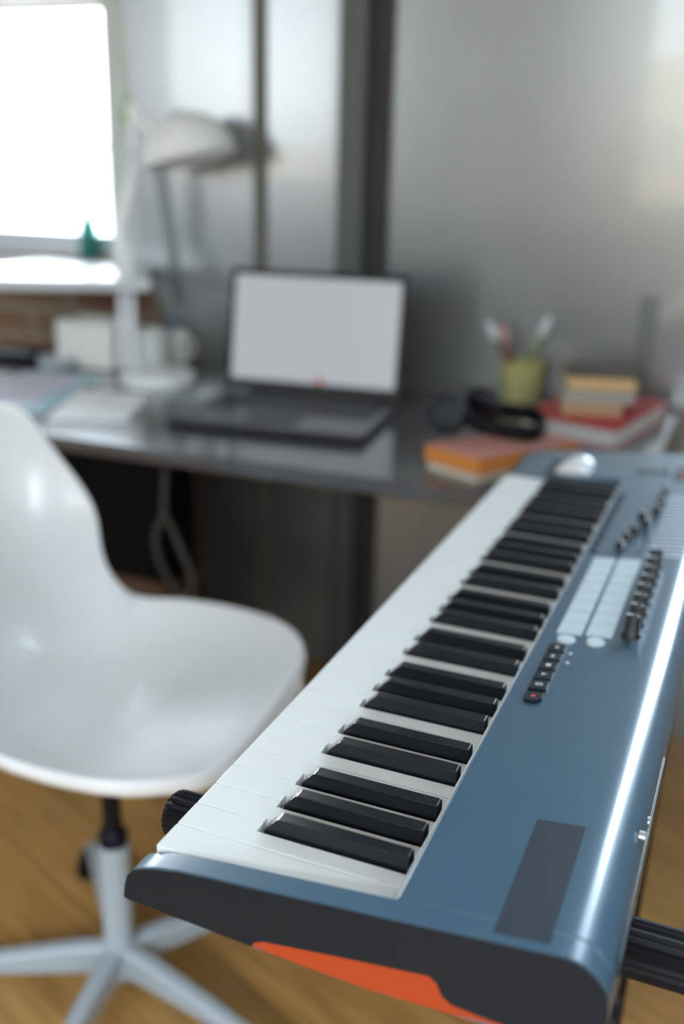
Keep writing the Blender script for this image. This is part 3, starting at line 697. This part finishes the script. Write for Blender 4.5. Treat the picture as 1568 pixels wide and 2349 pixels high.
# cream box and mugs
q = atz(195, 845, DZ); bY2 = q.y
cx0, cx1, cz = aty(128, 790, bY2).x, aty(262, 790, bY2).x, aty(190, 740, bY2).z
pn = thing('square_planter', ((cx0+cx1)/2, bY2+50, DZ), 'cream square planter box left of the lamp column', 'planter')
pb = MB().box(cx0, cx1, bY2, bY2+100, DZ, DZ+6)
for a in ((cx0, cx1, bY2, bY2+6), (cx0, cx1, bY2+94, bY2+100), (cx0, cx0+6, bY2, bY2+100), (cx1-6, cx1, bY2, bY2+100)): pb.box(*a, DZ, cz)
obj('box', pb, M['cream'], pn, bevel=2); obj('soil', MB().box(cx0+6, cx1-6, bY2+6, bY2+94, DZ+10, cz-25), M['brownwood'], pn)
q = atz(105, 850, DZ)
tr_ = MB().lathe([(38, DZ), (44, DZ+4), (46, DZ+24), (43, DZ+26), (40, DZ+8)], (q.x, q.y+45, 0), n=32)
obj('small_dish', tr_, M['greybook'], smooth=True, tag=('small pale grey dish left of the cream planter', 'dish'))
q = atz(40, 842, DZ)
obj('black_case', MB().box(q.x-90, q.x+30, q.y+10, q.y+120, DZ, DZ+26), M['black'], bevel=8, tag=('flat black case at the far left of the desk under the sill', 'case'))
def mug(px0, px1, ytop, ybot, m, label, dy, inner=None, handle=0):
    q = atz((px0+px1)/2, ybot, DZ); Y = q.y+dy
    x0, x1 = aty(px0, (ytop+ybot)/2, Y).x, aty(px1, (ytop+ybot)/2, Y).x; r = (x1-x0)/2; x = (x0+x1)/2; zt = aty((px0+px1)/2, ytop, Y).z
    t = thing('mug', (x, Y, DZ), label, 'mug', 'mugs behind the lamp')
    obj('cup', MB().lathe([(r*.9, DZ), (r, DZ+5), (r, zt), (r-3.5, zt), (r-4, DZ+8), (1, DZ+7)], (x, Y, 0), n=32), m, t, smooth=True)
    if handle:
        hp_ = [(x+handle*(r-2+22*math.sin(a)), Y, (zt+DZ)/2+26*math.cos(a)) for a in [PI*k/10 for k in range(11)]]
        obj('handle', MB().tube(hp_, 5, n=10), m, t, smooth=True)
    return x, Y, zt
mug(305, 378, 756, 862, M['ivory'], 'tall ivory mug just right of the lamp column', 55)
mx_, mY_, mz_ = mug(376, 428, 758, 850, M['cream'], 'grey-cream mug, rightmost on the left side of the desk', 95, handle=1)
obj('blue_pen', MB().tube([(mx_-6, mY_, DZ+15), (mx_-14, mY_+4, mz_+28)], 6, n=10), mat('blue_pen_plastic', (.08, .22, .32), .4), smooth=True, tag=('short thick blue pen standing in the grey-cream mug', 'pen'))

# ------------------------------------------------------------------ right side: cup with brushes
q = atz(1192, 925, DZ); Y = q.y+34
x0, x1 = aty(1146, 870, Y).x, aty(1246, 870, Y).x; r = (x1-x0)/2; xx = (x0+x1)/2; zt = aty(1190, 828, Y).z
obj('brush_pot', MB().lathe([(r*.86, DZ), (r*.9, DZ+5), (r, zt), (r-4, zt), (r*.8, DZ+9), (1, DZ+8)], (xx, Y, 0), n=36), M['cup'], smooth=True, tag=('olive green pot holding three brushes, behind the headphones', 'pot'))
for (tx, ty), mh, mt, sx_, lab in (((1118, 738), M['bristle'], M['bristle'], -.35, 'brush with pale tip leaning left in the olive pot'),
                                   ((1152, 745), M['brushwood'], M['bristlepink'], -.1, 'dark red-brown brush with pinkish tip, middle of the three in the olive pot'),
                                   ((1260, 728), M['brushgreen'], M['bristle'], .35, 'green-handled brush with white tip leaning right in the olive pot')):
    tip = aty(tx, ty, Y); foot = Vector((xx-sx_*r*.9, Y+sx_*60, DZ+12)); d_ = (tip-foot)
    bt = thing('brush', foot, lab, 'brush', 'brushes in the olive pot')
    f_ = lambda t: tuple(foot+d_*t)
    obj('handle', MB().tube([f_(0), f_(.5), f_(.76)], [3.5, 5, 5], n=10), M['brushwood'] if mh is M['bristle'] else mh, bt, smooth=True)
    obj('bristles', MB().tube([f_(.76), f_(.88), f_(.97), f_(1.0)], [6, 8.5, 6.5, 3], n=12), mt, bt, smooth=True)

# ------------------------------------------------------------------ books
def book(name, c, a, b_, z0, h, cover, pages, label, ct=2.2, group='books on the desk'):
    c, a, b_ = Vector(c), Vector(a), Vector(b_)          # a = along the spine side, b_ = away
    t = thing(name, (c+(a+b_)/2).to_2d().to_3d()+Vector((0, 0, z0)), label, 'book', group)
    an, bn = a.normalized(), b_.normalized()
    obj('page_block', MB().obox(c+an*2.5+bn*2.5, a-an*5, b_-bn*5, z0+ct, z0+h-ct), pages, t)
    cv = MB().obox(c, a, b_, z0, z0+ct).obox(c, a, b_, z0+h-ct, z0+h).obox(c+b_-bn*2.4, a, bn*2.4, z0+ct, z0+h-ct)
    obj('cover', cv, cover, t, bevel=.5); return t
# orange/pink volume and the thin one beneath it
z2 = DZ+14; z3 = DZ+42
lo = [atz(*q_, z3) for q_ in ((972, 1018), (1098, 1052), (1330, 1010))]
Bp = lo[1]; a_ = lo[0]-Bp; b2 = lo[2]-Bp; b2 = b2*(1.0)
t1 = atz(985, 1062, DZ+8)
book('book', Bp-a_.normalized()*-8+b2.normalized()*8, a_*.93, b2*.9, DZ, 14, M['pages'], M['pages'], 'thin cream book beneath the orange one at the desk edge')
tb = thing('book', Bp.to_2d().to_3d()+Vector((0, 0, z2)), 'orange edged book with faded pink cover lying under the headphones', 'book', 'books on the desk')
obj('page_block', MB().obox(Bp+a_.normalized()*2+b2.normalized()*2, a_-a_.normalized()*4, b2-b2.normalized()*4, z2+2, z3-2), M['orangebook'], tb)
obj('cover', MB().obox(Bp, a_, b2, z3-2.2, z3).obox(Bp, a_, b2, z2, z2+2.2), M['pinkbook'], tb, bevel=.6)
# red book and the pile on it
zr0, zr1 = DZ, DZ+36
F_, R_, L_ = atz(1412, 988, zr1), atz(1532, 920, zr1), atz(1235, 955, zr1)
book('book', F_, (L_-F_)*1.25, (R_-F_), zr0, 36, M['redbook'], M['whitepages'], 'large red hardback with white pages at the bottom of the pile', ct=3)
g1 = atz(1428, 958, zr1); g0 = atz(1286, 950, zr1); da = (g0-g1); db = Vector((da.y, -da.x, 0)).normalized()*150
if db.y < 0: db = -db
book('book', g1, da, db, zr1, 25, M['tanbook'], M['tanpages'], 'tan book lying directly on the red hardback')
g1b = g1+Vector((20, 10, 0))
book('book', g1b, da*1.2, db, zr1+25, 17, M['greybook'], M['greypages'], 'thin pale grey book between the tan book and the topmost book of the pile')
book('book', g1b+Vector((-2, 6, 0)), da*1.14, db*.95, zr1+42, 28, M['brownbook'], M['yellowpages'], 'topmost book of the pile, dark brown cover and yellowed pages')

# ------------------------------------------------------------------ headphones on the orange book
hpz = z3+1
hc = atz(1160, 990, hpz+18)
hd = thing('headphones', (hc.x, hc.y, hpz), 'black over-ear headphones resting on the pink book', 'headphones')
cL_ = aty(1012, 962, atz(1012, 1000, hpz).y+12)
cupc = Vector((atz(1012, 1006, hpz).x, atz(1012, 1006, hpz).y+14, hpz+39))
face = (CAM-cupc); face.z = 30; face = Vector((-.15, -1, .25)).normalized()
obj('ear_cup', MB().lathe([(26, -26), (34, -22), (36, -4), (34, 6), (28, 10), (10, 10.5)], cupc, axis=face, n=32), M['satin'], hd, smooth=True)
c2 = cupc+Vector((42, 75, 4))
obj('ear_cup', MB().lathe([(26, -24), (34, -20), (36, -4), (33, 6), (24, 10)], c2, axis=(.1, .9, .5), n=32), M['blackgloss'], hd, smooth=True)
rb = [cupc+Vector((10, 12, 10)), Vector((*atz(1090, 965, hpz+30).to_2d(), hpz+26)), Vector((*atz(1160, 985, hpz+22).to_2d(), hpz+20)), Vector((*atz(1225, 992, hpz+18).to_2d(), hpz+17)),
      Vector((*atz(1248, 972, hpz+18).to_2d(), hpz+18)), Vector((*atz(1215, 950, hpz+24).to_2d(), hpz+24)), Vector((*atz(1150, 938, hpz+30).to_2d(), hpz+28)), c2+Vector((4, -4, 10))]
rb = [Vector(q_) for q_ in catmull([tuple(q_) for q_ in rb], 6)]
bm_ = MB(); n = 12; vs = []
for i, p_ in enumerate(rb):
    d_ = (rb[min(i+1, len(rb)-1)]-rb[max(i-1, 0)]).normalized(); u_ = d_.cross(Vector((0, 0, 1))).normalized(); w_ = Vector((0, 0, 1))
    vs += [p_+u_*5*math.cos(2*PI*k/n)+w_*14*math.sin(2*PI*k/n) for k in range(n)]
fs = [(i*n+k, i*n+(k+1) % n, (i+1)*n+(k+1) % n, (i+1)*n+k) for i in range(len(rb)-1) for k in range(n)]+[tuple(range(n-1, -1, -1)), tuple(range((len(rb)-1)*n, len(rb)*n))]
obj('headband', MB().add(vs, fs), M['black'], hd, smooth=True)

# ------------------------------------------------------------------ houses outside the windows behind the camera (seen as reflections)
def house(x0, x1, y0, y1, z1, label, rows_, cols):
    t = bpy.data.objects.new('house', None); COL.objects.link(t); b = Vector(((x0+x1)/2, (y0+y1)/2, FL-3000)); t.location = (b+Vector((0, 0, FZ)))/1000; ROOT[t.name] = b; t['kind'] = 'structure'
    obj('wall', MB().box(x0, x1, y0, y1, FL-3000, z1), M['facade'], t)
    for i in range(cols):
        for j in range(rows_):
            xa = x0+(x1-x0)*(i+.3)/cols; zb = z1-700-j*1500
            obj('window', MB().box(xa, xa+(x1-x0)/cols*.4, y1, y1+30, zb-500, zb), M['housewindow'], t)
def mirror_at(x, y, YY):
    p = aty(x, y, WY); d = ray(x, y); d.y = -d.y
    return p + d*((YY-WY)/d.y)
h2 = mirror_at(1500, 130, -9000)
house(h2.x-2500, h2.x+6000, -13000, -9000, h2.z, 'warm beige house opposite, seen mirrored at the right of the glossy wall', 2, 5)
h1 = mirror_at(600, 335, -15000)
house(h1.x-4500, h1.x+2500, -18000, -15000, h1.z, 'low warm house far outside, mirrored behind the laptop', 2, 7)
